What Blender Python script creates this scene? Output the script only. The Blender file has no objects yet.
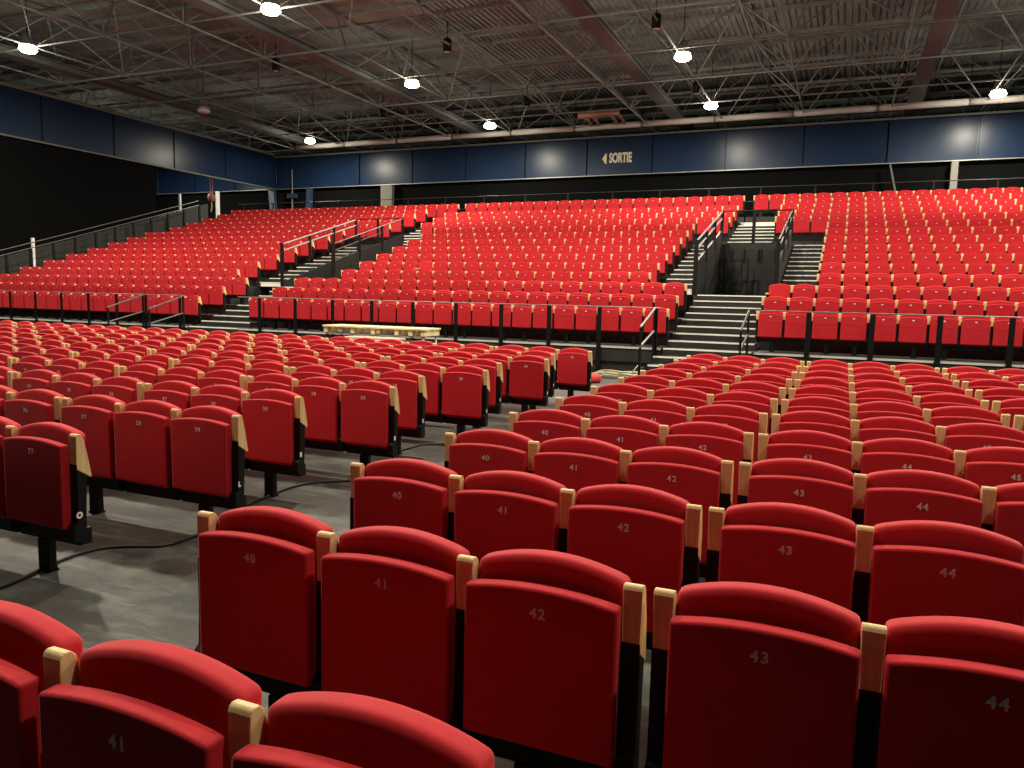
import bpy, bmesh, math, random
from mathutils import Vector, Matrix
random.seed(7)
sc = bpy.context.scene
COL = sc.collection

# ------------------------------------------------------------------ materials
def mat(name, color, rough=0.6, metal=0.0, spec=0.5, sheen=0.0, noise=None, bump=None, emit=None, coat=0.0):
    m = bpy.data.materials.new(name); m.use_nodes = True
    nt = m.node_tree; b = nt.nodes['Principled BSDF']
    b.inputs['Base Color'].default_value = (*color, 1)
    b.inputs['Roughness'].default_value = rough
    b.inputs['Metallic'].default_value = metal
    b.inputs['Specular IOR Level'].default_value = spec
    if sheen:
        b.inputs['Sheen Weight'].default_value = sheen
        b.inputs['Sheen Roughness'].default_value = 0.4; b.inputs['Sheen Tint'].default_value = (1, 0.35, 0.35, 1)
    if coat:
        b.inputs['Coat Weight'].default_value = coat
    if emit:
        b.inputs['Emission Color'].default_value = (*emit[0], 1)
        b.inputs['Emission Strength'].default_value = emit[1]
    tc = None
    if noise or bump:
        tc = nt.nodes.new('ShaderNodeTexCoord')
    if noise:
        scale, lo, hi = noise
        n = nt.nodes.new('ShaderNodeTexNoise'); n.inputs['Scale'].default_value = scale
        n.inputs['Detail'].default_value = 5
        nt.links.new(tc.outputs['Object'], n.inputs['Vector'])
        r = nt.nodes.new('ShaderNodeValToRGB')
        r.color_ramp.elements[0].position = 0.3; r.color_ramp.elements[1].position = 0.7
        r.color_ramp.elements[0].color = tuple(c*lo for c in color)+(1,)
        r.color_ramp.elements[1].color = tuple(min(1, c*hi) for c in color)+(1,)
        nt.links.new(n.outputs['Fac'], r.inputs['Fac'])
        nt.links.new(r.outputs['Color'], b.inputs['Base Color'])
    if bump:
        scale, st = bump
        n2 = nt.nodes.new('ShaderNodeTexNoise'); n2.inputs['Scale'].default_value = scale
        nt.links.new(tc.outputs['Object'], n2.inputs['Vector'])
        bp = nt.nodes.new('ShaderNodeBump'); bp.inputs['Strength'].default_value = st
        bp.inputs['Distance'].default_value = 0.002
        nt.links.new(n2.outputs['Fac'], bp.inputs['Height'])
        nt.links.new(bp.outputs['Normal'], b.inputs['Normal'])
    return m

RED = mat('red_fabric', (0.50, 0.013, 0.022), rough=0.75, spec=0.25, sheen=0.42, noise=(9, 0.92, 1.06), bump=(500, 0.12))
BLACK = mat('black_steel', (0.0025, 0.0025, 0.003), rough=0.5, spec=0.25)
NUM = mat('number_print', (0.74, 0.69, 0.69), rough=0.6)
TAG = mat('white_tag', (0.75, 0.75, 0.72), rough=0.5)
STEP = mat('step_black', (0.014, 0.014, 0.013), rough=0.6, noise=(3, 0.7, 1.4))
NOSE = mat('nosing_aluminium', (0.85, 0.85, 0.80), rough=0.5, metal=0.0)
DECKEDGE = mat('deck_edge_aluminium', (0.55, 0.55, 0.52), rough=0.5, metal=0.0)
RISER = mat('white_riser', (0.80, 0.79, 0.70), rough=0.6)
SKIRT = mat('skirt_board', (0.012, 0.009, 0.008), rough=0.6, noise=(2, 0.8, 1.3))
STEEL = mat('grey_steel_tube', (0.38, 0.38, 0.38), rough=0.4, metal=0.5)
RAILTOP = mat('dull_rail', (0.16, 0.16, 0.16), rough=0.5, metal=0.5)
PITBOX = mat('pit_board', (0.0085, 0.0088, 0.0080), rough=0.6, noise=(1.5, 0.7, 1.4))
BLUE = mat('blue_panel', (0.0065, 0.018, 0.048), rough=0.31, spec=0.16, noise=(0.6, 0.85, 1.15), bump=(3, 0.10))
TRIM = mat('trim_aluminium', (0.22, 0.22, 0.22), rough=0.45, metal=0.5)
CURTAIN = mat('black_curtain', (0.0042, 0.0045, 0.0047), rough=0.95, spec=0.02)
GREYWALL = mat('grey_board', (0.022, 0.022, 0.020), rough=0.8, noise=(0.8, 0.85, 1.15))
ROOF = mat('roof_deck', (0.235, 0.265, 0.250), rough=0.75, noise=(0.5, 0.8, 1.2))
TRUSS = mat('truss_steel', (0.24, 0.27, 0.25), rough=0.6, noise=(4, 0.8, 1.2))
GIRDER = mat('girder_steel', (0.120, 0.128, 0.122), rough=0.65, noise=(2, 0.85, 1.15))
DUCT = mat('galvanised_duct', (0.55, 0.52, 0.48), rough=0.5, metal=0.0)
HATCH = mat('hatch_board', (0.26, 0.20, 0.17), rough=0.8)
COLUMN = mat('pale_column', (0.15, 0.145, 0.13), rough=0.7)
WHITE = mat('white_paint', (0.75, 0.78, 0.80), rough=0.5)
CREAM = mat('cream_letters', (0.55, 0.50, 0.36), rough=0.6)
PALE = mat('pale_timber', (0.75, 0.60, 0.33), rough=0.6, noise=(5, 0.85, 1.1))
BOARD = mat('wrapped_board', (0.48, 0.37, 0.29), rough=0.7, noise=(6, 0.75, 1.15))
CABLE = mat('cable_rubber', (0.012, 0.012, 0.012), rough=0.6)
CABLEP = mat('pale_cable', (0.50, 0.46, 0.30), rough=0.6)
PINKRED = mat('red_cover', (0.62, 0.05, 0.05), rough=0.8)
RUST = mat('rusty_hoist', (0.20, 0.07, 0.05), rough=0.7)
LENSOFF = mat('unlit_lens', (0.75, 0.72, 0.68), rough=0.3)
LIT = mat('lamp_lens_lit', (1, 1, 1), emit=((1.0, 0.93, 0.72), 40.0))

def wood_mat():
    m = bpy.data.materials.new('maple_wood'); m.use_nodes = True
    nt = m.node_tree; b = nt.nodes['Principled BSDF']
    tc = nt.nodes.new('ShaderNodeTexCoord'); mp = nt.nodes.new('ShaderNodeMapping')
    mp.inputs['Scale'].default_value = (60, 60, 5)
    n = nt.nodes.new('ShaderNodeTexNoise'); n.inputs['Scale'].default_value = 1.0; n.inputs['Detail'].default_value = 4
    r = nt.nodes.new('ShaderNodeValToRGB')
    r.color_ramp.elements[0].position = 0.3; r.color_ramp.elements[0].color = (0.70, 0.46, 0.20, 1)
    r.color_ramp.elements[1].position = 0.7; r.color_ramp.elements[1].color = (0.82, 0.60, 0.31, 1)
    nt.links.new(tc.outputs['Object'], mp.inputs['Vector']); nt.links.new(mp.outputs['Vector'], n.inputs['Vector'])
    nt.links.new(n.outputs['Fac'], r.inputs['Fac']); nt.links.new(r.outputs['Color'], b.inputs['Base Color'])
    b.inputs['Roughness'].default_value = 0.5
    return m
WOOD = wood_mat()

def floor_mat():
    m = bpy.data.materials.new('worn_painted_floor'); m.use_nodes = True
    nt = m.node_tree; b = nt.nodes['Principled BSDF']; L = nt.links.new
    tc = nt.nodes.new('ShaderNodeTexCoord')
    def noise(scale, detail, mapscale=None, rough=0.6):
        n = nt.nodes.new('ShaderNodeTexNoise'); n.inputs['Scale'].default_value = scale
        n.inputs['Detail'].default_value = detail; n.inputs['Roughness'].default_value = rough
        if mapscale:
            mp = nt.nodes.new('ShaderNodeMapping'); mp.inputs['Scale'].default_value = mapscale
            L(tc.outputs['Object'], mp.inputs['Vector']); L(mp.outputs['Vector'], n.inputs['Vector'])
        else:
            L(tc.outputs['Object'], n.inputs['Vector'])
        return n
    def ramp(n, p0, c0, p1, c1):
        r = nt.nodes.new('ShaderNodeValToRGB')
        r.color_ramp.elements[0].position = p0; r.color_ramp.elements[0].color = (*c0, 1)
        r.color_ramp.elements[1].position = p1; r.color_ramp.elements[1].color = (*c1, 1)
        L(n.outputs['Fac'], r.inputs['Fac']); return r
    base = ramp(noise(1.6, 12, (1, 1.6, 1), 0.72), 0.44, (0.014, 0.0155, 0.014), 0.58, (0.068, 0.074, 0.063))
    brown = ramp(noise(1.0, 4, (1.0, 2.6, 1)), 0.49, (0, 0, 0), 0.53, (1, 1, 1))
    mix = nt.nodes.new('ShaderNodeMix'); mix.data_type = 'RGBA'
    mix.inputs['B'].default_value = (0.026, 0.017, 0.015, 1)
    mu = nt.nodes.new('ShaderNodeMath'); mu.operation = 'MULTIPLY'; mu.inputs[1].default_value = 0.8
    L(brown.outputs['Color'], mu.inputs[0]); L(mu.outputs[0], mix.inputs['Factor']); L(base.outputs['Color'], mix.inputs['A'])
    scr = ramp(noise(1.0, 6, (0.9, 11, 1), 0.7), 0.58, (0, 0, 0), 0.66, (1, 1, 1))
    mix2 = nt.nodes.new('ShaderNodeMix'); mix2.data_type = 'RGBA'
    mix2.inputs['B'].default_value = (0.15, 0.145, 0.12, 1)
    mu2 = nt.nodes.new('ShaderNodeMath'); mu2.operation = 'MULTIPLY'; mu2.inputs[1].default_value = 0.6
    L(scr.outputs['Color'], mu2.inputs[0]); L(mu2.outputs[0], mix2.inputs['Factor']); L(mix.outputs['Result'], mix2.inputs['A'])
    spk = ramp(noise(34, 3), 0.70, (0, 0, 0), 0.76, (1, 1, 1))
    mix3 = nt.nodes.new('ShaderNodeMix'); mix3.data_type = 'RGBA'
    mix3.inputs['B'].default_value = (0.18, 0.18, 0.15, 1)
    mu3 = nt.nodes.new('ShaderNodeMath'); mu3.operation = 'MULTIPLY'; mu3.inputs[1].default_value = 0.55
    L(spk.outputs['Color'], mu3.inputs[0]); L(mu3.outputs[0], mix3.inputs['Factor']); L(mix2.outputs['Result'], mix3.inputs['A'])
    L(mix3.outputs['Result'], b.inputs['Base Color'])
    b.inputs['Roughness'].default_value = 0.55
    return m
FLOOR = floor_mat()

# ------------------------------------------------------------------ mesh helpers
class MB:
    def __init__(s): s.bm = bmesh.new()
    def box(s, x0, x1, y0, y1, z0, z1):
        vs = [s.bm.verts.new((x, y, z)) for x in (x0, x1) for y in (y0, y1) for z in (z0, z1)]
        for f in ((0,1,3,2),(4,6,7,5),(0,4,5,1),(2,3,7,6),(0,2,6,4),(1,5,7,3)):
            s.bm.faces.new([vs[i] for i in f])
        return s
    def prism(s, prof, axis, a, b):
        """closed profile of 2-D points swept along an axis ('x': points are (y,z); 'y': (x,z); 'z': (x,y))"""
        mk = {'x': lambda p, t: (t, p[0], p[1]), 'y': lambda p, t: (p[0], t, p[1]), 'z': lambda p, t: (p[0], p[1], t)}[axis]
        A = [s.bm.verts.new(mk(p, a)) for p in prof]; B = [s.bm.verts.new(mk(p, b)) for p in prof]
        n = len(prof)
        s.bm.faces.new(A[::-1]); s.bm.faces.new(B)
        for i in range(n): s.bm.faces.new((A[i], A[(i+1) % n], B[(i+1) % n], B[i]))
        return s
    def bar(s, p, q, w, h=None):
        """square/rectangular bar between two points"""
        p = Vector(p); q = Vector(q); h = h or w
        d = (q-p).normalized()
        up = Vector((0, 0, 1)) if abs(d.z) < 0.99 else Vector((0, 1, 0))
        a = d.cross(up).normalized()*w/2; b = a.cross(d).normalized()*h/2
        A = [s.bm.verts.new(p+i*a+j*b) for i, j in ((-1,-1),(1,-1),(1,1),(-1,1))]
        B = [s.bm.verts.new(q+i*a+j*b) for i, j in ((-1,-1),(1,-1),(1,1),(-1,1))]
        s.bm.faces.new(A[::-1]); s.bm.faces.new(B)
        for i in range(4): s.bm.faces.new((A[i], A[(i+1) % 4], B[(i+1) % 4], B[i]))
        return s
    def tube(s, pts, r, n=8, close=False):
        pts = [Vector(p) for p in pts]; rings = []
        prev = None
        for i, p in enumerate(pts):
            d = (pts[min(i+1, len(pts)-1)]-pts[max(i-1, 0)]).normalized()
            if prev is None:
                up = Vector((0, 0, 1)) if abs(d.z) < 0.95 else Vector((0, 1, 0))
                a = d.cross(up).normalized()
            else:
                a = (prev-d*prev.dot(d)).normalized()
            prev = a; b = d.cross(a)
            rings.append([s.bm.verts.new(p+r*(math.cos(2*math.pi*k/n)*a+math.sin(2*math.pi*k/n)*b)) for k in range(n)])
        for R0, R1 in zip(rings, rings[1:]):
            for k in range(n): s.bm.faces.new((R0[k], R0[(k+1) % n], R1[(k+1) % n], R1[k]))
        s.bm.faces.new(rings[0][::-1]); s.bm.faces.new(rings[-1])
        return s
    def lathe(s, prof, c=(0, 0, 0), n=24):
        """profile of (r,z) turned about the vertical axis"""
        rings = []
        for r, z in prof:
            rings.append([s.bm.verts.new((c[0]+r*math.cos(2*math.pi*k/n), c[1]+r*math.sin(2*math.pi*k/n), c[2]+z)) for k in range(n)])
        for R0, R1 in zip(rings, rings[1:]):
            for k in range(n): s.bm.faces.new((R0[k], R0[(k+1) % n], R1[(k+1) % n], R1[k]))
        s.bm.faces.new(rings[0][::-1]); s.bm.faces.new(rings[-1])
        return s
    def bevel(s, off, seg=2, ang=0.6):
        s.bm.normal_update()
        es = [e for e in s.bm.edges if len(e.link_faces) == 2 and e.calc_face_angle(0) > ang]
        bmesh.ops.bevel(s.bm, geom=es, offset=off, segments=seg, profile=0.6, affect='EDGES', clamp_overlap=True)
        return s
    def mesh(s, name, m, smooth=False):
        bmesh.ops.recalc_face_normals(s.bm, faces=s.bm.faces)
        me = bpy.data.meshes.new(name); s.bm.to_mesh(me); s.bm.free()
        me.materials.append(m)
        if smooth:
            for p in me.polygons: p.use_smooth = True
        return me
    def build(s, name, m, parent=None, smooth=False, **kw):
        return link(name, s.mesh(name, m, smooth), parent, **kw)

def link(name, data, parent=None, loc=None, rot=None, **props):
    o = bpy.data.objects.new(name, data); COL.objects.link(o)
    if parent is not None: o.parent = parent
    if loc is not None: o.location = loc
    if rot is not None: o.rotation_euler = rot
    for k, v in props.items(): o[k] = v
    return o

def thing(name, label, category, loc=(0, 0, 0), rot=None, group=None):
    o = link(name, None, None, loc, rot, label=label, category=category)
    if group: o['group'] = group
    o.empty_display_size = 0.1
    return o

def structure(name, loc=(0, 0, 0)):
    return link(name, None, None, loc, None, kind='structure')

ONES = 'zero one two three four five six seven eight nine ten eleven twelve thirteen fourteen fifteen sixteen seventeen eighteen nineteen'.split()
TENS = '_ _ twenty thirty forty fifty sixty'.split()
def words(n):
    return ONES[n] if n < 20 else TENS[n//10]+('' if n % 10 == 0 else '-'+ONES[n % 10])
ORD = 'zeroth first second third fourth fifth sixth seventh eighth ninth tenth eleventh twelfth thirteenth fourteenth fifteenth sixteenth seventeenth eighteenth nineteenth twentieth'.split()
def ordinal(n):
    if n <= 20: return ORD[n]
    return TENS[n//10]+'-'+ORD[n % 10] if n % 10 else {30: 'thirtieth', 40: 'fortieth'}[n]

# ------------------------------------------------------------------ camera
F, YAW, PITCH, ROLL = 771.39, math.radians(23.09), math.radians(6.418), math.radians(1.290)
CAM = Vector((2.0866, -1.1161, 1.634))
fw = Vector((-math.sin(YAW)*math.cos(PITCH), math.cos(YAW)*math.cos(PITCH), -math.sin(PITCH)))
rt0 = Vector((math.cos(YAW), math.sin(YAW), 0)); up0 = rt0.cross(fw)
rt = math.cos(ROLL)*rt0+math.sin(ROLL)*up0; up = -math.sin(ROLL)*rt0+math.cos(ROLL)*up0
cd = bpy.data.cameras.new('camera'); cam = bpy.data.objects.new('camera', cd); COL.objects.link(cam)
M = Matrix((rt, up, -fw)).transposed().to_4x4(); M.translation = CAM
cam.matrix_world = M
cd.sensor_width = 36; cd.lens = 36*F/1024; cd.clip_start = 0.02; cd.clip_end = 300
sc.camera = cam
def px(p):
    d = Vector(p)-CAM; z = d.dot(fw)
    if z < 0.05: return None
    return (512+F*d.dot(rt)/z, 384-F*d.dot(up)/z)

# ------------------------------------------------------------------ tier geometry
SP = 0.53                       # seat pitch
GAP = 0.0877                    # between neighbouring seat units
YE = lambda n: 15.40+0.485*n    # stair nosing n of the raised stand
ZN = lambda n: 0.62+0.1484*n
YC = lambda k: 15.842+0.9696*(k-1)   # chairs of raised row k
ZD = lambda k: 0.622+0.2968*(k-1)

# ------------------------------------------------------------------ setting: floor, walls, roof
fl = MB().box(-46, 20, -8, 51.6, -0.12, 0.0).build('floor', FLOOR, kind='structure')

BY, LX, FZ0, FZ1 = 35.5, -28.7, 7.58, 9.35     # back wall plane, side wall plane, blue fascia bottom and top
wb = structure('wall_back', (0, BY, 0))
MB().box(-42, 16, 0.30, 0.42, 0, FZ0+0.1).build('curtain', CURTAIN, wb)
MB().box(-42, 16, 0.18, 0.30, FZ0, FZ1).build('backing', BLUE, wb)
MB().box(-46, 20, 16.0, 16.2, 0, 12.2).build('gable_cladding', ROOF, wb)
seams = [-41, -38, -35, -31.8, -28.7, -26.0, -23.0, -19.63, -16.45, -13.11, -9.87, -6.67, -3.30, 0.0, 3.30, 6.60, 9.9, 13.2, 16]
TILT = {6: (-1.0, 0.0), 9: (-0.3, 0.0), 14: (2.5, 0.0)}
for i, (a, b) in enumerate(zip(seams, seams[1:])):
    p = MB().box(-(b-a)/2+0.03, (b-a)/2-0.03, -0.02, 0.02, FZ0, FZ1).bevel(0.006, 1).build('panel', BLUE, wb, loc=((a+b)/2, 0.1, 0))
    t = TILT.get(i, (0, 0)); p.rotation_euler = (math.radians(t[1]), 0, math.radians(t[0]))
MB().box(-41, 16, 0.02, 0.14, FZ0-0.04, FZ0).build('bottom_trim', TRIM, wb)
MB().box(-28.7, 16, -0.16, 0.0, FZ1-0.06, FZ1+0.02).build('top_trim', GIRDER, wb)

wl = structure('wall_left', (LX, 0, 0))
MB().box(-0.35, -0.15, 2, 27.05, 0, FZ0+0.1).build('curtain', CURTAIN, wl)
ls = [8, 11.2, 14.5, 17.9, 21.3, 24.73, 28.15, 31.6, 35.56]
for a, b in zip(ls, ls[1:]):
    MB().box(-0.12, -0.08, a+0.04, b-0.04, FZ0, 9.42).bevel(0.006, 1).build('panel', BLUE, wl)
MB().box(-0.25, -0.13, 8, 35.56, FZ0, 9.42).build('backing', BLACK, wl)
MB().box(-0.30, -0.02, 8, 35.4, FZ0-0.07, FZ0-0.01).build('bottom_trim', GIRDER, wl)
MB().box(-0.25, 0.02, 8, 35.4, 9.43, 9.56).build('top_trim', COLUMN, wl)
ce = structure('ceiling', (0, 0, 0))
prof = []; x = -46.0
while x < 20:
    prof += [(x, 11.62), (x+0.09, 11.62), (x+0.12, 11.67), (x+0.19, 11.67)]; x += 0.22
prof += [(x, 11.62), (x, 11.85), (-46, 11.85)]
bmR = MB()
A = [bmR.bm.verts.new((p[0], 6, p[1])) for p in prof[:-2]]; B = [bmR.bm.verts.new((p[0], 51.5, p[1])) for p in prof[:-2]]
for i in range(len(A)-1): bmR.bm.faces.new((A[i], A[i+1], B[i+1], B[i]))
bmR.build('ribbed_deck', ROOF, ce)
MB().box(-46, 20.2, 4, 51.6, 11.80, 11.9).build('roof_slab', ROOF, ce)
MB().box(-16.2, -12.0, 21.4, 23.8, 11.50, 11.60).build('roof_hatch', HATCH, ce)

DX, DY = 3.30, 3.5
XI = [DX*i for i in range(-12, 6)]; YJ = [13.5+DY*j for j in range(11)]
ZB, ZT = 9.5, 11.25
sf = structure('ceiling_frame', (0, 0, 0))
for xx in XI:
    MB().tube([(xx, YJ[0], ZB), (xx, 48.5, ZB)], 0.030, 6).build('bottom_chord', TRUSS, sf)
for yy in YJ:
    MB().tube([(XI[0], yy, ZB), (XI[-1], yy, ZB)], 0.030, 6).build('bottom_chord', TRUSS, sf)
for yy in YJ[:-1]:
    MB().bar((XI[0], yy+DY/2, ZT+.03), (XI[-1], yy+DY/2, ZT+.03), 0.07, 0.12).build('top_chord', TRUSS, sf)
for xx in XI[:-1]:
    MB().bar((xx+DX/2, YJ[0], ZT), (xx+DX/2, 48.5, ZT), 0.06, 0.08).build('top_chord', TRUSS, sf)
for j, yy in enumerate(YJ[:-1]):
    w = MB()
    for xx in XI[:-1]:
        c = (xx+DX/2, yy+DY/2, ZT)
        for dx in (0, DX):
            for dy in (0, DY):
                w.bar((xx+dx, yy+dy, ZB), c, 0.034)
    w.build('web_bracing', TRUSS, sf)
for yy in [13.5+3.5*j for j in range(11)]:
    MB().bar((-42, yy, 11.55), (20, yy, 11.55), 0.05, 0.12).build('purlin', TRUSS, sf)
for xx in (-25.3, -15.1, -5.25, 4.1, 14.0):
    g = MB(); g.box(xx-0.27, xx+0.27, 8, 48.5, 9.62, 9.66); g.box(xx-0.02, xx+0.02, 8, 48.5, 9.66, 9.86); g.box(xx-0.20, xx+0.20, 8, 48.5, 9.86, 9.89)
    g.build('girder', GIRDER, sf)

# ------------------------------------------------------------------ chair meshes
def pad(w, z0, z1, y0, y1, arch, off, lean=0.0, n=12, low=False, drop=0.0):
    """upholstered slab: arched top, leaning back, rounded edges"""
    b = bmesh.new(); cols = []
    for i in range(n+1):
        x = -w/2+w*i/n; a = arch*(1-(2*x/w)**2)
        zt = z1-arch+a
        col = []
        for z, t in ((z0-drop*(1-(2*x/w)**2), 0), (zt, 1)):
            col.append((b.verts.new((x, y0+lean*t, z)), b.verts.new((x, y1+lean*t, z))))
        cols.append(col)
    for c, d in zip(cols, cols[1:]):
        b.faces.new((c[0][0], d[0][0], d[1][0], c[1][0]))
        b.faces.new((c[0][1], c[1][1], d[1][1], d[0][1]))
        b.faces.new((c[1][0], d[1][0], d[1][1], c[1][1]))
        b.faces.new((c[0][0], c[0][1], d[0][1], d[0][0]))
    for c in (cols[0], cols[-1]):
        b.faces.new((c[0][0], c[1][0], c[1][1], c[0][1]))
    m = MB(); m.bm.free(); m.bm = b
    bmesh.ops.recalc_face_normals(b, faces=b.faces)
    if not low:
        m.bevel(off, 4, 0.7)
    return m

ZSEAT = (0.285, 0.782)
seat_me = pad(0.476, 0.306, 0.796, -0.055, -0.003, 0.022, 0.013).mesh('seat_pad', RED, True)
back_me = pad(0.476, 0.275, 0.866, 0.004, 0.076, 0.044, 0.024, lean=0.034).mesh('backrest', RED, True)
seat_low_me = pad(0.462, 0.0, 0.47, -0.045, 0.045, 0.0, 0.018).mesh('seat_pad_lowered', RED, True)

def arm_mesh():
    m = MB()
    prof = [(0.0, 0.820), (0.004, 0.829), (0.012, 0.834), (0.028, 0.832), (0.040, 0.820), (0.066, 0.715), (0.093, 0.585), (0.088, 0.580), (0.0, 0.640), (0.0, 0.668)]
    m.prism(prof, 'x', -0.029, 0.029)
    for v in m.bm.verts:      # slightly narrower towards the bottom
        if v.co.z < 0.7: v.co.x *= 0.86
    return m.bevel(0.006, 3, 0.5)
arm_me = arm_mesh().mesh('armrest', WOOD, False)
def std_mesh():
    m = MB()
    prof = [(-0.002, 0.667), (0.002, 0.662), (0.002, 0.638), (0.060, 0.598), (0.050, 0.40), (0.045, 0.23), (-0.030, 0.23), (-0.030, 0.32), (-0.006, 0.34), (-0.002, 0.45)]
    m.prism(prof, 'x', -0.0275, 0.0275)
    m.bevel(0.004, 2, 0.5)
    return m
std_me = std_mesh().mesh('side_standard', BLACK)
def beam_mesh(a, b):
    m = MB(); m.box(-SP/2+a, SP/2-b, 0.022, 0.100, 0.196, 0.290)
    return m.bevel(0.006, 2)
beam_me = beam_mesh(0.0, 0.029).mesh('beam', BLACK)
beam_alt_me = beam_mesh(0.029, 0.0).mesh('beam', BLACK)
def leg_mesh(h):
    m = MB(); m.box(-0.044, 0.044, 0.016, 0.070, -h+0.010, 0.195); m.bevel(0.008, 2)
    m.box(-0.048, 0.048, 0.012, 0.078, -h, -h+0.012)
    m.lathe([(0.012, 0), (0.012, 0.012), (0.006, 0.014)], (0.03, 0.066, -h+0.012), 8)
    return m
leg_me = leg_mesh(0.0).mesh('leg', BLACK)
def arm_low_mesh():
    m = MB(); m.prism([(0.06, 0.60), (-0.19, 0.615), (-0.20, 0.64), (0.06, 0.655)], 'x', -0.031, 0.031)
    return m.bevel(0.006, 2, 0.5)
arm_low_me = arm_low_mesh().mesh('armrest_lowered', WOOD)

def text_mesh(s, size, m, extrude=0.0006, bold=0.0, space=1.0):
    c = bpy.data.curves.new('t', 'FONT'); c.body = s; c.size = size; c.align_x = 'CENTER'; c.align_y = 'CENTER'
    c.extrude = extrude; c.offset = bold; c.space_character = space
    o = bpy.data.objects.new('t', c); COL.objects.link(o)
    dg = bpy.context.evaluated_depsgraph_get(); dg.update()
    me = bpy.data.meshes.new_from_object(o.evaluated_get(dg))
    bpy.data.objects.remove(o); bpy.data.curves.remove(c)
    me.materials.clear(); me.materials.append(m)
    return me
num_cache = {}
def num_mesh(n):
    if n not in num_cache:
        num_cache[n] = text_mesh(str(n), 0.043, NUM, bold=0.0011, space=1.22); num_cache[n].name = 'seat_number'
    return num_cache[n]
plaque_me = MB().box(-0.020, 0.020, -0.001, 0.001, -0.010, 0.010).mesh('seat_plaque', NUM)
tag_me = {}
for L in ('O', 'L'):
    t = text_mesh(L, 0.045, TAG, bold=0.003); t.name = 'row_letter'; tag_me[L] = t
tag_me[None] = MB().box(-0.012, 0.012, -0.019, 0.019, -0.0006, 0.0006).mesh('row_plaque', TAG)

# ------------------------------------------------------------------ chair list
def in_frame(p, mx=14, my=14):
    for dx, dz in ((0, 0.84), (-0.25, 0.8), (0.25, 0.8), (0, 0.62)):
        q = px((p[0]+dx, p[1], p[2]+dz))
        if q and -mx < q[0] < 1024+mx and -my < q[1] < 768+my: return True
    return False
chairs = []   # dict(x=centre, y, z, left arm, right arm, leg, number, label, group, tag)
for i in range(0, 12):                     # floor block numbered from forty
    for j in range(0, 24):
        x0 = j*SP+(j//3)*GAP; c = (x0+SP/2, i*0.95 if i else -0.02, 0)
        if not in_frame(c, 14, 46): continue
        row = ordinal(i+1)
        lab = f'red folded seat numbered {words(40+j)} in {row} row of floor block numbered from forty' if i < 7 else \
              f'red folded seat, {ordinal(j+1)} from aisle, {row} row of floor block numbered from forty'
        chairs.append(dict(p=c, L=1, R=(j % 3 == 2), leg=(1, 0, -1)[j % 3], num=40+j, label=lab, group='floor seats numbered from forty', tag=0, block='R'))
for i in range(2, 12):                     # floor block numbered below forty
    xe = -1.756 if i % 2 == 0 else -1.495
    for m in range(0, 36):
        x1 = xe-m*SP-(m//3)*GAP; c = (x1-SP/2, i*0.95-0.13, 0)
        if not in_frame(c): continue
        row = ordinal(i-1)
        lab = f'red folded seat numbered {words(39-m)} in {row} row of floor block numbered below forty' if i < 6 and m < 8 else \
              f'red folded seat, {ordinal(m+1)} from aisle, {row} row of floor block numbered below forty'
        chairs.append(dict(p=c, L=(m % 3 == 2), R=1, leg=(-0.8, 0, -0.6)[m % 3], num=39-m, label=lab, group='floor seats numbered below forty',
                           tag=({2: 'O', 3: 'L'}.get(i, 'x') if m == 0 else 0), block='L'))
SEC = {'centre': [((1, 3), -13.13, 22), ((4, 10), -12.13, 18), ((11, 13), -13.26, 22), ((15, 15), -13.30, 22)],
       'right': [((1, 3), 0.42, 26), ((4, 10), 1.46, 24), ((11, 14), -0.14, 27), ((15, 15), -1.27, 29)],
       'left': [((1, 3), -26.67, 22), ((4, 10), -26.75, 20), ((11, 14), -26.4, 22), ((15, 15), -26.4, 24)]}
for s, groups in SEC.items():
    for (k0, k1), xs, n in groups:
        for k in range(k0, k1+1):
            x_first = xs
            if s == 'left':   # aligned at the aisle end
                x_first = {1: -14.99, 4: -16.22, 11: -14.71, 15: -13.66}[k0]-n*SP
            for q in range(n):
                c = (x_first+(q+0.5)*SP, YC(k), ZD(k))
                if not in_frame(c, 30, 10): continue
                name = {'centre': 'middle raised stand', 'right': 'stand behind block from forty', 'left': 'stand beside side curtain'}[s]
                frm, cnt = ('wide stair', n-q) if s == 'centre' else (('wide stair', q+1) if s == 'right' else ('stair', n-q))
                lab = f'red folded seat, {ordinal(cnt)} from {frm}, {ordinal(k)} row of {name}'
                chairs.append(dict(p=c, L=1, R=(q == n-1), leg=(q % 3 != 1), num=None, label=lab, group=f'seats on the {name}', tag=0, block=s, k=k, q=q, cnt=cnt))
for c in chairs:
    c['d'] = (Vector(c['p'])+Vector((0, 0, .6))-CAM).length
    c['open'] = (c['block'] == 'right' and c.get('k') == 3 and c['q'] == 0) or (c['block'] == 'centre' and c.get('k') == 5 and c['q'] == 4)
chairs.sort(key=lambda c: c['d'])
single = [c for c in chairs if c['open']]
for c in chairs:
    if len(single) >= 300: break
    if not c['open']: single.append(c)
rest = [c for c in chairs if not any(c is s for s in single[:2])]
ids = {id(c) for c in single}
rest = [c for c in chairs if id(c) not in ids]
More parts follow.
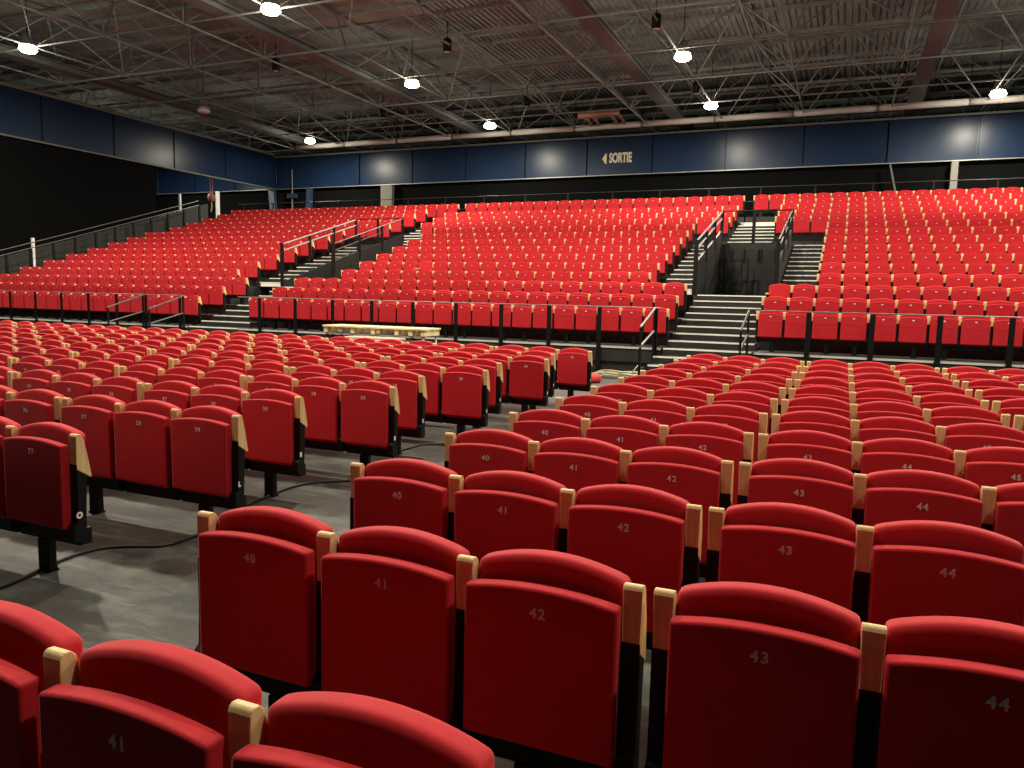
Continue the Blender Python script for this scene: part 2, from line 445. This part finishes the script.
for c in single:
    if c['open']:
        c['label'] = c['label'].replace('red folded seat', 'red seat left lowered')
    e = thing('tip_up_seat', c['label'], 'seat', c['p'], None, c['group'])
    if c['open']:
        s = link('seat_pad', seat_low_me, e, (0, 0.07, 0.42), (math.radians(84), 0, 0))
    else:
        s = link('seat_pad', seat_me, e)
    link('backrest', back_me, e)
    if not c['open']:
        if c['num']:
            link('seat_number', num_mesh(c['num']), s, (0, -0.0558, 0.722), (math.pi/2, 0, 0))
        else:
            link('seat_plaque', plaque_me, s, (0, -0.056, 0.735))
    sides = ([-SP/2] if c['L'] else [])+([SP/2] if c['R'] else [])
    for sx in sides:
        link('armrest', arm_low_me if c['open'] else arm_me, e, (sx, 0, 0))
        st = link('side_standard', std_me, e, (sx, 0, 0))
        if c['tag'] and sx > 0:
            link('row_letter' if c['tag'] in ('O', 'L') else 'row_plaque', tag_me[c['tag'] if c['tag'] in ('O', 'L') else None], st,
                 (0.0282, 0.004, 0.380), (math.pi/2, 0, math.pi/2) if c['tag'] in ('O', 'L') else (math.pi/2, 0, math.pi/2))
    link('beam', beam_alt_me if c['block'] == 'L' else beam_me, e)
    if c['leg']: link('leg', leg_me, e, (c['leg']*0.05, 0, 0))

# every seat further back, as one mass
def template(R):
    parts = [(pad(0.476, 0.306, 0.796, -0.055, -0.003, 0.022, 0, n=6, low=True), 0), (pad(0.466, 0.275, 0.866, 0.004, 0.076, 0.044, 0, lean=0.034, n=6, low=True), 0)]
    for sx in ([-SP/2, SP/2] if R else [-SP/2]):
        a = MB(); a.prism([(sx*0+0.0, 0.832), (0.030, 0.832), (0.066, 0.715), (0.093, 0.585), (0.0, 0.650)], 'x', sx-0.029, sx+0.029); parts.append((a, 1))
        b = MB(); b.prism([(0.004, 0.66), (0.004, 0.64), (0.060, 0.598), (0.045, 0.23), (-0.02, 0.23)], 'x', sx-0.022, sx+0.022); parts.append((b, 2))
    g = MB(); g.box(-SP/2, SP/2-0.029, 0.046, 0.120, 0.196, 0.282); parts.append((g, 2))
    l = MB(); l.box(-0.046, 0.046, 0.044, 0.122, 0.0, 0.195); parts.append((l, 2))
    p = MB(); p.box(-0.018, 0.018, -0.059, -0.056, 0.727, 0.743); parts.append((p, 3))
    vs, fs, ms = [], [], []
    for m, mi in parts:
        bmesh.ops.recalc_face_normals(m.bm, faces=m.bm.faces); m.bm.verts.index_update()
        o = len(vs); vs += [tuple(v.co) for v in m.bm.verts]
        for f in m.bm.faces: fs.append([v.index+o for v in f.verts]); ms.append(mi)
        m.bm.free()
    return vs, fs, ms
T = {0: template(False), 1: template(True)}
V, Fc, Mi = [], [], []
for c in rest:
    vs, fs, ms = T[1 if c['R'] else 0]; o = len(V); X, Y, Z = c['p']
    V += [(a+X, b+Y, d+Z) for a, b, d in vs]; Fc += [[i+o for i in f] for f in fs]; Mi += ms
me = bpy.data.meshes.new('distant_seats'); me.from_pydata(V, [], Fc)
for m in (RED, WOOD, BLACK, NUM): me.materials.append(m)
me.polygons.foreach_set('material_index', Mi)
link('distant_seats', me, None, label='hundreds of red folded seats filling the raised stands row upon row', category='seats', kind='stuff', group='seats far back on the raised stands')

# ------------------------------------------------------------------ raised stands
def stand(name_label, spans, skirt, posts_skirt):
    t = thing('seating_stand', name_label, 'seating stand', (0, 15.4, 0), None, 'raised seating stands')
    for (k0, k1), xa, xb in spans:
        for k in range(k0, k1+1):
            y0 = YE(2*(k-1))-15.4; z1 = ZD(k)
            b = MB().box(xa, xb, y0, y0+1.01, z1-0.34, z1-0.002).build('tier', STEP, t)
    xa, xb = skirt
    for a, b in zip(posts_skirt, posts_skirt[1:]):
        MB().box(a+0.01, b-0.01, 0.06, 0.09, 0.0, 0.55).build('skirt_panel', SKIRT, t)
    MB().box(xa, xb, -0.03, 0.0, 0.575, 0.615).build('deck_edge', DECKEDGE, t)
    return t
def frange(a, b, st):
    out = [];
    while a < b+1e-6: out.append(a); a += st
    return out
PC = [-13.1]+[-12.35+1.185*i for i in range(9)]+[-1.62]
stand('black tiered stand carrying the middle block of raised seats', [((1, 3), -13.12, -1.49), ((4, 10), -12.12, -2.61), ((11, 14), -13.25, -1.61), ((15, 15), -13.4, -1.55)], (-13.12, -1.49), PC)
PR = [0.42]+[1.45+1.15*i for i in range(12)]
stand('black tiered stand rising behind the floor block numbered from forty', [((1, 3), 0.43, 14.4), ((4, 10), 1.47, 14.4), ((11, 14), -0.13, 14.4), ((15, 15), -1.5, 14.4)], (0.43, 14.4), PR)
PL = [-26.8]+[-25.95+1.18*i for i in range(9)]+[-15.0]
stand('black tiered stand beside the black side curtain', [((1, 3), -26.85, -15.0), ((4, 10), -26.85, -16.24), ((11, 14), -26.85, -14.73), ((15, 15), -26.85, -13.45)], (-26.85, -15.0), PL)

def guard_rail(label, posts, x0, x1):
    t = thing('guard_rail', label, 'railing', (0, 15.34, 0), None, 'front guard rails of the stands')
    for p in posts:
        MB().box(p-0.05, p+0.05, -0.006, 0.006, 0.02, 1.46).build('post', BLACK, t)
    MB().tube([(x0, 0, 1.475), (x1, 0, 1.475)], 0.013, 8).build('top_rail', RAILTOP, t)
guard_rail('black posted guard rail along the front of the middle stand', PC[1:], -13.1, -1.5)
guard_rail('black posted guard rail before the stand behind numbers from forty', PR[1:], 0.42, 14.2)
guard_rail('black posted guard rail before the stand beside the side curtain', PL[1:-1]+[-15.2], -26.8, -15.0)

def aisle(label, xa, xb, pl, pr, ca, cb, fa, fb):
    """xa..xb lower flight, pl/pr pit walls, ca..cb upper flight, fa..fb outer edges of the side flights"""
    t = thing('aisle_stair', label, 'stair', (0, 15.4, 0), None, 'aisle stairs of the stands')
    def flight(a, b, ns, white=None):
        for n in ns:
            y = YE(n)-15.4; z = ZN(n)
            st = MB().box(a, b, y, y+0.50, z-0.16 if n > -3 else 0.0, z-0.002).build('step', STEP, t)
            MB().box(a+0.03, b-0.03, y-0.012, y+0.03, z-0.028, z).build('nosing', NOSE, st)
            if white is not None and n == white:
                MB().box(a+0.06, b-0.03, y-0.004, y, z-0.145, z-0.03).build('white_riser', RISER, st)
    flight(xa-0.1, xb-0.15, range(-3, 0))
    flight(xa, xb, range(0, 9))
    flight(fa, pl-0.05, range(9, 20), 9)
    flight(pr+0.05, fb, range(9, 20))
    flight(ca, cb, range(20, 27), 26)
    # floor of the landing in front of the upper flight and of the entrance pit
    MB().box(pl, pr, 23.97-15.4, YE(20)-15.4, ZN(19)-0.16, ZN(19)-0.004).build('landing', STEP, t)
    MB().box(pl, pr, YE(8)-15.4+0.3, 23.9-15.4, ZN(8)-0.16, ZN(8)-0.004).build('pit_floor', STEP, t)
    return t
aisle('wide dark stair with pale nosings beside the floor block numbered from forty', -1.47, 0.41, -1.60, 0.45, -1.59, -0.15, -2.59, 1.45)
aisle('dark stair with pale nosings between middle stand and stand beside curtain', -14.98, -13.14, -15.20, -13.15, -14.70, -13.27, -16.22, -12.14)

def pit(label, pl, pr, group='entrance pits between the stands', open_side=False):
    t = thing('entrance_pit', label, 'entrance', (0, 15.4, 0), None, group)
    def zr(y): return ZN((y-15.4)/0.485)
    y0, y1 = YE(8)+0.45, 23.95
    for xw, s in ((pl, 1), (pr, -1)):
        w = MB(); w.prism([(y0-15.4, ZN(8)), (y1-15.4, ZN(8)), (y1-15.4, zr(y1)+0.62), (y0-15.4, zr(y0)+0.72)], 'x', xw-0.03, xw+0.03)
        if open_side and s == 1:
            w.bm.free(); w = MB(); w.prism([(y0-15.4, ZN(8)), (y1-15.4, ZN(8)), (y1-15.4, zr(y1)+0.02), (y0-15.4, zr(y0)+0.02)], 'x', xw-0.03, xw+0.03)
        w.build('side_wall', PITBOX, t)
        for h, m in ((1.27, STEEL if s == 1 else RAILTOP), (1.05, STEEL if s == 1 else RAILTOP)):
            MB().tube([(xw, y0-15.4, zr(y0)+h), (xw, y1-15.4, zr(y1)+h*0.93)], 0.026 if s == 1 else 0.02, 8).build('handrail', m, t)
        for f in (0, 0.34, 0.67, 1.0):
            y = y0+(y1-y0)*f
            MB().box(xw-0.05, xw+0.05, y-15.4-0.02, y-15.4+0.02, zr(y)+0.35, zr(y)+1.22).build('post', BLACK, t)
        MB().box(xw-0.05, xw+0.05, y0-15.46, y0-15.41, ZN(8), zr(y0)+1.30).build('end_post', BLACK, t)
    bw = MB().box(pl+0.04, pr-0.04, y1-15.40, y1-15.36, ZN(8), ZN(19)-0.16).build('back_wall', PITBOX, t)
    for f in (0.18, 0.36, 0.56, 0.60, 0.80):
        x = pl+(pr-pl)*f
        MB().box(x-0.02, x+0.02, y1-15.46, y1-15.405, ZN(19)-0.55, ZN(19)-0.17).build('bracket', BLACK, bw)
    # centre post and crash rail above the back wall
    xm = pl+(pr-pl)*0.47
    MB().box(xm-0.05, xm+0.05, y1-15.39, y1-15.36, ZN(19), ZN(19)+1.0).build('post', BLACK, t)
    MB().tube([(pl, y1-15.38, ZN(19)+1.0), (pr, y1-15.38, ZN(19)+1.0)], 0.02, 8).build('crash_rail', BLACK, t)
    return t
pit('dark boarded entrance pit with black rails beside stand behind numbers from forty', -1.60, 0.45)
pit('dark boarded entrance pit beside the stair near the side curtain', -15.20, -13.15, open_side=True)
# folded scissor frame standing in the pit
fr = thing('folding_frame', 'black folded scissor frame leaning inside the entrance pit', 'frame', (-0.95, 23.3, ZN(8)))
for x in (-0.55, -0.42, 0.10, 0.28):
    MB().bar((x, 0, 0.15), (x, 0, 1.15), 0.05).build('upright', BLACK, fr)
for a, b in (((-0.42, 0.2), (-0.12, 1.1)), ((-0.1, 0.15), (0.1, 1.0)), ((-0.5, 1.0), (-0.1, 0.15)), ((-0.3, 0.55), (0.1, 0.3)), ((-0.5, 1.05), (0.25, 1.1))):
    MB().bar((a[0], 0.03, a[1]), (b[0], 0.03, b[1]), 0.035).build('brace', BLACK, fr)
for x in (-0.55, 0.28):
    MB().box(x-0.05, x+0.05, -0.15, 0.15, 0.0, 0.15).build('foot', BLACK, fr)

def handrail(label, x, m, y0=14.15, z0=1.10):
    t = thing('stair_handrail', label, 'handrail', (x, 15.3, 0), None, 'handrails at the foot of the stairs')
    ya = y0-15.3
    MB().box(-0.022, 0.022, ya-0.02, ya+0.02, 0, z0).build('post', BLACK, t)
    MB().box(-0.022, 0.022, 0.0, 0.04, 0.0, 1.46).build('post', BLACK, t)
    for d in (0.0, -0.40):
        MB().tube([(0, ya-0.03, z0+d), (0, 0.05, 1.47+d*1.2)], 0.022, 8).build('rail', m, t)
DARKRAIL = mat('dark_rail', (0.10, 0.10, 0.10), rough=0.4, metal=0.4)
handrail('short silver double handrail at stair foot below the middle stand', -1.64, STEEL)
handrail('short dark double handrail at foot of the wide stair', 0.30, DARKRAIL)
handrail('short dark double handrail below the stand beside the side curtain', -15.05, DARKRAIL)
handrail('dark double handrail across the stair beside the middle stand', -16.6, DARKRAIL)

# rail and boarding along the far side of the stand next to the curtain
sr = thing('side_railing', 'long black sloping double railing beside the black side curtain', 'railing', (-27.4, 15.4, 0))
zr = lambda y: ZN((y-15.4)/0.485)
for k in range(1, 15):
    y = YE(2*(k-1))+0.32
    MB().box(-0.03, 0.03, y-15.4-0.05, y-15.4+0.05, 0.0, zr(y)+1.2).build('post', BLACK, sr)
for h in (1.42, 1.22):
    MB().tube([(0, 0, zr(15.4)+h), (0, 12.9, zr(28.3)+h)], 0.018, 8).build('rail', RAILTOP, sr)
sb = thing('side_boarding', 'grey stepped boarding behind the sloping black railing', 'panel', (-27.9, 15.4, 0))
MB().prism([(0, 0), (14, 0), (14, zr(29.4)+1.08), (0, zr(15.4)+1.08)], 'x', -0.05, 0.0).build('board', GREYWALL, sb)
MB().box(-0.06, 0.01, 0, 14, 0.0, 0.10).build('kick_strip', BLACK, sb)

# rear rail of the stands
BACKRAIL = mat('back_rail', (0.03, 0.03, 0.03), rough=0.5, metal=0.2)
rr = thing('rear_guard_rail', 'thin dark guard rail behind the topmost row of seats', 'railing', (0, 30.35, 0))
for x in frange(-26.5, 14, 1.95):
    MB().box(x-0.03, x+0.03, -0.02, 0.02, ZD(15)-0.3, 6.02).build('post', BLACK, rr)
MB().tube([(-26.8, 0, 6.04), (14.2, 0, 6.04)], 0.016, 8).build('top_rail', BACKRAIL, rr)
MB().tube([(-26.8, 0, 5.5), (14.2, 0, 5.5)], 0.012, 8).build('mid_rail', BACKRAIL, rr)

# ------------------------------------------------------------------ exit sign
sg = thing('exit_sign', 'cream lettering SORTIE with an arrow on the blue upper wall', 'sign', (-8.37, BY+0.05, 8.34))
tm = text_mesh('SORTIE', 0.55, CREAM, 0.008, 0.022); tm.transform(Matrix.Scale(0.62, 4, (1, 0, 0)) @ Matrix.Scale(1.12, 4, (0, 1, 0)))
link('lettering', tm, sg, (0.18, 0.0, 0), (math.pi/2, 0, 0))
ar = MB(); ar.prism([(-0.72, 0.0), (-0.56, 0.24), (-0.50, 0.24), (-0.50, -0.24), (-0.56, -0.24)], 'y', -0.008, 0.02)
ar.build('arrow', CREAM, sg)

# ------------------------------------------------------------------ lamps
LIGHTS = []
def lamp(x, y, z, label, on=True, light=True):
    P_ = POWER*(0.45 if y < 3 else 0.95 if y < 12 else 1.1 if x < -30 else 0.82)
    t = thing('high_bay_lamp', label, 'lamp', (x, y, z), None, 'high bay lamps under the roof')
    MB().lathe([(0.02, 0.40), (0.13, 0.39), (0.15, 0.22), (0.19, 0.15), (0.25, 0.02), (0.24, 0.015), (0.17, 0.12), (0.05, 0.15)], n=24).build('reflector', STEEL, t, True)
    MB().lathe([(0.05, 0.05), (0.16, 0.06), (0.20, 0.0), (0.26, -0.06), (0.27, -0.11), (0.22, -0.165), (0.12, -0.195), (0.03, -0.20)], n=24).build('lens', LIT if on else LENSOFF, t, True)
    MB().tube([(0, 0, 0.33), (0, 0, ZT-z+0.02)], 0.015, 6).build('hanger', BLACK, t)
    if on and light:
        ld = bpy.data.lights.new('lamp_light', 'AREA'); ld.shape = 'DISK'; ld.size = 0.5
        ld.energy = P_; ld.color = (1.0, 0.91, 0.72)
        lo = bpy.data.objects.new('lamp_light', ld); COL.objects.link(lo); lo.parent = t; lo.location = (0, 0, -0.22)
        l2 = bpy.data.lights.new('lamp_spill', 'POINT'); l2.shadow_soft_size = 0.2; l2.energy = P_*0.13; l2.color = (1.0, 0.92, 0.76)
        l2o = bpy.data.objects.new('lamp_spill', l2); COL.objects.link(l2o); l2o.parent = t; l2o.location = (0, 0, -0.45)
POWER = 1050.0
lamp(-23.08, 16.79, 9.45, 'lit lamp under the roof near the blue side wall, closest to the camera')
lamp(-13.01, 16.71, 9.45, 'lit lamp hanging in the bay of the pinkish roof hatch')
lamp(-13.12, 24.5, 9.45, 'lit lamp above the middle stand, two bays in from the back wall')
lamp(-23.68, 32.17, 9.45, 'lit lamp in the far corner where the two blue walls meet')
lamp(-13.31, 31.76, 9.45, 'lit lamp above the back of the middle stand')
lamp(-3.17, 24.51, 9.45, 'lit lamp above the wide stair, larger of the close pair')
lamp(-3.32, 31.1, 9.45, 'lit lamp above the wide stair, smaller of the close pair')
lamp(6.71, 32.48, 9.45, 'lit lamp near the pale column of the back wall')
lamp(-24.0, 25.3, 9.45, 'unlit lamp beside the long girder near the blue side wall', on=False)
for x, y, lb in ((-3.3, 17.0, 'lit lamp over the front of the middle stand, above the picture'), (6.8, 24.9, 'lit lamp over the stand behind numbers from forty'), (6.8, 17.0, 'lit lamp over the front of the stand behind numbers from forty'),
                 (-13.4, 9.3, 'lit lamp over the floor block numbered below forty'), (-3.3, 9.3, 'lit lamp over the floor aisle'), (6.8, 9.3, 'lit lamp over the floor block numbered from forty'),
                 (-24.0, 9.3, 'lit lamp over the floor beside the side curtain'), (-13.4, 1.7, 'lit lamp over the stage edge near the numbers below forty'),
                 (-3.3, 1.7, 'lit lamp over the stage end of the floor aisle'), (6.8, 1.7, 'lit lamp over the stage end of numbers from forty'), (-33.5, 30.5, 'lit lamp in the side gallery behind the blue side wall')):
    lamp(x, y, 9.45, lb)

def can(x, y, label):
    t = thing('can_spotlight', label, 'spotlight', (x, y, 9.5), None, 'unlit black can spotlights under the roof')
    MB().lathe([(0.05, 0.22), (0.12, 0.20), (0.135, 0.16), (0.135, -0.20), (0.115, -0.20), (0.11, -0.15), (0.02, -0.15)], n=20).build('housing', BLACK, t, True)
    MB().lathe([(0.02, -0.155), (0.105, -0.16), (0.11, -0.195), (0.02, -0.215)], n=20).build('lens', LENSOFF, t)
    y2 = MB(); y2.bar((0.0, 0, 0.2), (0.0, 0, 0.75), 0.03); y2.build('yoke', BLACK, t)
for x, y, lb in ((-16.7, 21.3, 'black can spotlight above the middle stand, nearest the side wall girder'), (-10.0, 21.4, 'black can spotlight in front of the ribbed roof bay'),
                 (-17.0, 28.6, 'black can spotlight above the entrance pit near the side curtain'), (-10.25, 28.7, 'black can spotlight above the exit lettering bay'),
                 (-3.35, 21.5, 'black can spotlight just above the wide stair lamps'), (-3.5, 28.8, 'black can spotlight between the close pair of lamps'),
                 (3.35, 28.5, 'black can spotlight beside the widest girder')):
    can(x, y, lb)

# ducts
du = thing('air_duct', 'long pale round duct along the top of the back wall', 'duct', (0, 34.0, 9.5))
for i, (a, b) in enumerate(zip(frange(-26, 12, 3.2), frange(-26, 15.5, 3.2)[1:])):
    MB().tube([(a+0.03, 0, 0), (b-0.03, 0, 0)], 0.13, 12).build('duct_length', DUCT, du, True)
    MB().tube([(b-0.03, 0, 0), (b+0.03, 0, 0)], 0.15, 12).build('collar', GIRDER, du)
    MB().bar((b, 0, 0.12), (b, 0, 1.7), 0.03).build('hanger', BLACK, du)
d2 = thing('branch_duct', 'short pinkish branch duct above the exit lettering', 'duct', (-8.5, 33.2, 9.75))
DUCT2 = mat('copper_duct', (0.42, 0.24, 0.17), rough=0.5, metal=0.3)
MB().tube([(-1.05, 0, 0.12), (0.85, 0, 0.12)], 0.15, 12).build('header', DUCT2, d2, True)
for x in (-0.7, -0.35, 0.5, 0.85):
    MB().tube([(x, 0.0, 0.02), (x+0.1, 0.62, -0.2)], 0.07, 8).build('branch', DUCT2, d2, True)
MB().bar((-0.9, 0, 0.2), (-0.9, 0, 1.5), 0.02).build('hanger', BLACK, d2)

# columns and bits under the fascia
c1 = thing('pale_column', 'pale column under the blue back wall, behind the topmost seats', 'column', (5.82, 35.45, 0))
MB().box(-0.13, 0.13, -0.12, 0.12, 0.02, 7.50).bevel(0.01, 1).build('shaft', COLUMN, c1)
MB().box(-0.17, 0.17, -0.16, 0.16, 0.0, 0.05).build('base_plate', COLUMN, c1)
c2 = thing('pale_column', 'greyish column under the blue back wall near the corner', 'column', (-21.1, 35.45, 0))
MB().prism([(-0.30, 0.02), (0.25, 0.02), (0.36, 7.50), (-0.36, 7.50)], 'y', -0.12, 0.12).build('shaft', mat('grey_column', (0.12, 0.12, 0.10), rough=0.7), c2)
MB().box(-0.4, 0.4, -0.16, 0.16, 0.0, 0.05).build('base_plate', BLACK, c2)
b1 = thing('steel_brace', 'thin grey raking brace below the blue back wall', 'brace', (3.6, 35.4, 0))
MB().bar((-0.15, 0, 7.5), (0.35, 0, 5.4), 0.07).build('bar', DARKRAIL, b1); MB().box(0.25, 0.45, -0.05, 0.05, 0.0, 5.4).build('foot_post', BLACK, b1)
for x, y, w, z1, m, lb in ((-29.3, 28.95, 0.085, 6.47, WHITE, 'slim white post behind the sloping side railing'), (-29.7, 31.95, 0.15, 7.0, WHITE, 'wider white post beside the chain hoist'),
                     (-27.75, 19.95, 0.09, 3.55, WHITE, 'short white post behind the sloping side railing')):
    t = thing('white_post', lb, 'post', (x, y, 0))
    MB().box(-w/2, w/2, -w/2, w/2, 0.02, z1).build('shaft', m, t); MB().box(-w, w, -w, w, 0, 0.03).build('base_plate', BLACK, t)
BLUEST = mat('blue_steel', (0.016, 0.032, 0.07), rough=0.5)
for (xa, xb, y, w, lb) in ((-28.75, -28.0, 35.2, 0.38, 'blue raking steel post in the corner beside the side wall'), (-26.1, -26.5, 35.25, 0.32, 'blue raking steel post in the corner beside the back wall')):
    t = thing('corner_post', lb, 'post', ((xa+xb)/2, y, 0))
    MB().bar((xb-(xa+xb)/2, 0, 0.0), (xa-(xa+xb)/2, 0, 7.5), w, 0.2).build('shaft', BLUEST, t); MB().box(-0.5, 0.5, -0.2, 0.2, 0, 0.04).build('base_plate', BLACK, t)
t = thing('drain_pipe', 'thin white pipe running down the blue corner', 'pipe', (-27.45, 35.40, 0))
MB().tube([(0, 0, 0.0), (0, 0, 8.6)], 0.035, 8).build('pipe', GIRDER, t); MB().box(-0.3, 0.3, -0.1, 0.1, 7.0, 7.25).build('bracket', BLUEST, t)
h = thing('chain_hoist', 'rusty red chain hoist hanging beside the wider white post', 'hoist', (-29.7, 31.5, 6.62))
MB().lathe([(0.05, 0.22), (0.16, 0.18), (0.20, 0.0), (0.15, -0.18), (0.05, -0.24)], n=14).build('body', RUST, h, True)
for dx in (-0.06, 0.09): MB().tube([(dx, 0, 0.2), (dx, 0, 4.9)], 0.02, 6).build('hanging_chain', RUST, h)
MB().tube([(0, 0, -0.22), (0.02, 0, -0.5), (-0.04, 0, -0.75)], 0.035, 6).build('hook_chain', mat('ochre_chain', (0.25, 0.18, 0.05), rough=0.6), h)

# ------------------------------------------------------------------ pallet table and floor clutter
YP = 14.0
tr = thing('trolley', 'low metal trolley carrying the long pale pallet', 'trolley', (-7.66, YP, 0))
for x in (-1.28, 1.28):
    for y in (-0.28, 0.28): MB().box(x-0.02, x+0.02, y-0.02, y+0.02, 0.0, 0.69).build('leg', WHITE if x > 0 else BLACK, tr)
MB().box(-1.32, 1.32, -0.31, -0.27, 0.69, 0.73).build('side_rail', STEEL, tr); MB().box(-1.32, 1.32, 0.27, 0.31, 0.69, 0.73).build('side_rail', STEEL, tr)
MB().box(-1.26, 1.26, -0.26, 0.26, 0.30, 0.33).build('shelf', STEEL, tr)
pa = thing('pallet', 'long pale timber pallet before the middle stand', 'pallet', (-7.66, YP, 0.731))
for y in (-0.26, 0.0, 0.26): MB().box(-1.36, 1.36, y-0.11, y+0.11, 0.13, 0.170).bevel(0.004, 1).build('deck_board', PALE, pa)
for x in (-1.29, -0.90, -0.55, 0.0, 0.14, 0.62, 0.98, 1.29):
    MB().box(x-0.05, x+0.05, -0.34, 0.34, 0.02 if x in (-0.90, 0.14) else 0.0, 0.129).bevel(0.005, 1).build('block', PALE if x not in (-0.90, 0.14) else BOARD, pa)
bx = thing('wrapped_bundle', 'pale wrapped bundle standing in front of the long pallet trolley', 'bundle', (-7.35, YP-0.62, 0))
MB().box(-0.75, 0.62, -0.2, 0.2, 0, 0.69).bevel(0.03, 3).build('wrap', BOARD, bx, True)
MB().box(-0.2, -0.16, -0.205, 0.205, 0.0, 0.692).build('strap', PALE, bx)
rb = thing('red_crate', 'dark red crate on the floor before the end of the long pallet', 'crate', (-6.38, YP-0.62, 0))
MB().box(-0.28, 0.28, -0.18, 0.18, 0, 0.62).bevel(0.01, 1).build('body', mat('dark_red_crate', (0.08, 0.012, 0.012), rough=0.6), rb)
MB().box(-0.30, 0.30, -0.20, 0.20, 0.62, 0.65).build('lid', BLACK, rb)

rc = thing('red_cushion', 'red round cushion lying on the floor behind the last aisle seat', 'cushion', (-2.42, 13.45, 0))
MB().lathe([(0.04, 0), (0.17, 0.01), (0.195, 0.05), (0.19, 0.12), (0.15, 0.165), (0.03, 0.18)], n=20).build('cover', PINKRED, rc, True)
MB().lathe([(0.015, 0), (0.02, 0.008), (0.01, 0.014)], (0, 0, 0.178), 10).build('button', RED, rc, True)

def cable(label, pts, r, m, cat='cable', name='floor_cable'):
    o = MB().tube(pts, r, 8).build(name, m, None, True); o['label'] = label; o['category'] = cat
    return o
def smooth(pts, n=6):
    out = []
    P = [Vector(p) for p in pts]; P = [P[0]]+P+[P[-1]]
    for a, b, c, d in zip(P, P[1:], P[2:], P[3:]):
        for i in range(n):
            t = i/n
            out.append(0.5*((2*b)+(c-a)*t+(2*a-5*b+4*c-d)*t*t+(3*b-a-3*c+d)*t**3))
    out.append(P[-2]); return out
z = 0.011
cable('black cable on the floor from aisle leg of lettered seat row', smooth([(-2.0, 1.2, z), (-2.02, 1.55, z), (-2.13, 1.98, z), (-2.10, 2.2, z), (-1.99, 2.3, z), (-1.80, 2.42, z), (-1.78, 2.68, z), (-1.70, 2.85, z)]), 0.010, CABLE)
cable('black cable on the floor beside the third aisle seat leg', smooth([(-2.0, 3.3, z), (-2.04, 3.6, z), (-2.08, 3.96, z), (-2.02, 4.2, z), (-1.80, 4.4, z), (-1.72, 4.6, z)]), 0.010, CABLE)
cable('black cable on the floor beside the fifth aisle seat leg', smooth([(-2.1, 5.5, z), (-2.08, 5.9, z), (-2.05, 6.15, z), (-1.85, 6.3, z), (-1.7, 6.6, z)]), 0.010, CABLE)
coil = []
for i in range(90):
    t = i/89*2*math.pi*4.2
    coil.append((-2.25+0.50*math.cos(t)*(1+0.10*math.sin(t*0.37))+0.1*i/89, 14.80+0.38*math.sin(t+0.3*math.sin(t*0.6)), 0.014+0.07*i/89+0.04*math.sin(t*1.7)**2))
cable('loose pale cable coil on the floor by the skirt of the middle stand', coil, 0.012, CABLEP, 'cable', 'cable_coil')
pl = thing('power_connector', 'black power connector at the end of the pale cable coil', 'connector', (-1.80, 15.0, 0))
MB().box(-0.06, 0.06, -0.05, 0.05, 0.0, 0.22).bevel(0.02, 2).build('housing', CABLE, pl, True)
MB().tube([(0, 0, 0.2), (-0.08, 0, 0.25), (-0.22, 0, 0.06)], 0.012, 6).build('lead', TAG, pl, True)

# ------------------------------------------------------------------ world and view
w = bpy.data.worlds.new('world'); sc.world = w; w.use_nodes = True
w.node_tree.nodes['Background'].inputs['Color'].default_value = (0.9, 0.9, 1.0, 1)
w.node_tree.nodes['Background'].inputs['Strength'].default_value = 0.004
sc.view_settings.view_transform = 'Standard'
try: sc.view_settings.look = 'None'
except Exception: pass
sc.view_settings.gamma = 1.0
sc.view_settings.use_curve_mapping = False
sc.view_settings.exposure = -0.22
sc.cycles.max_bounces = 6
sc.cycles.use_denoising = True
print('CHAIRS', len(chairs), 'single', len(single), 'rest', len(rest))
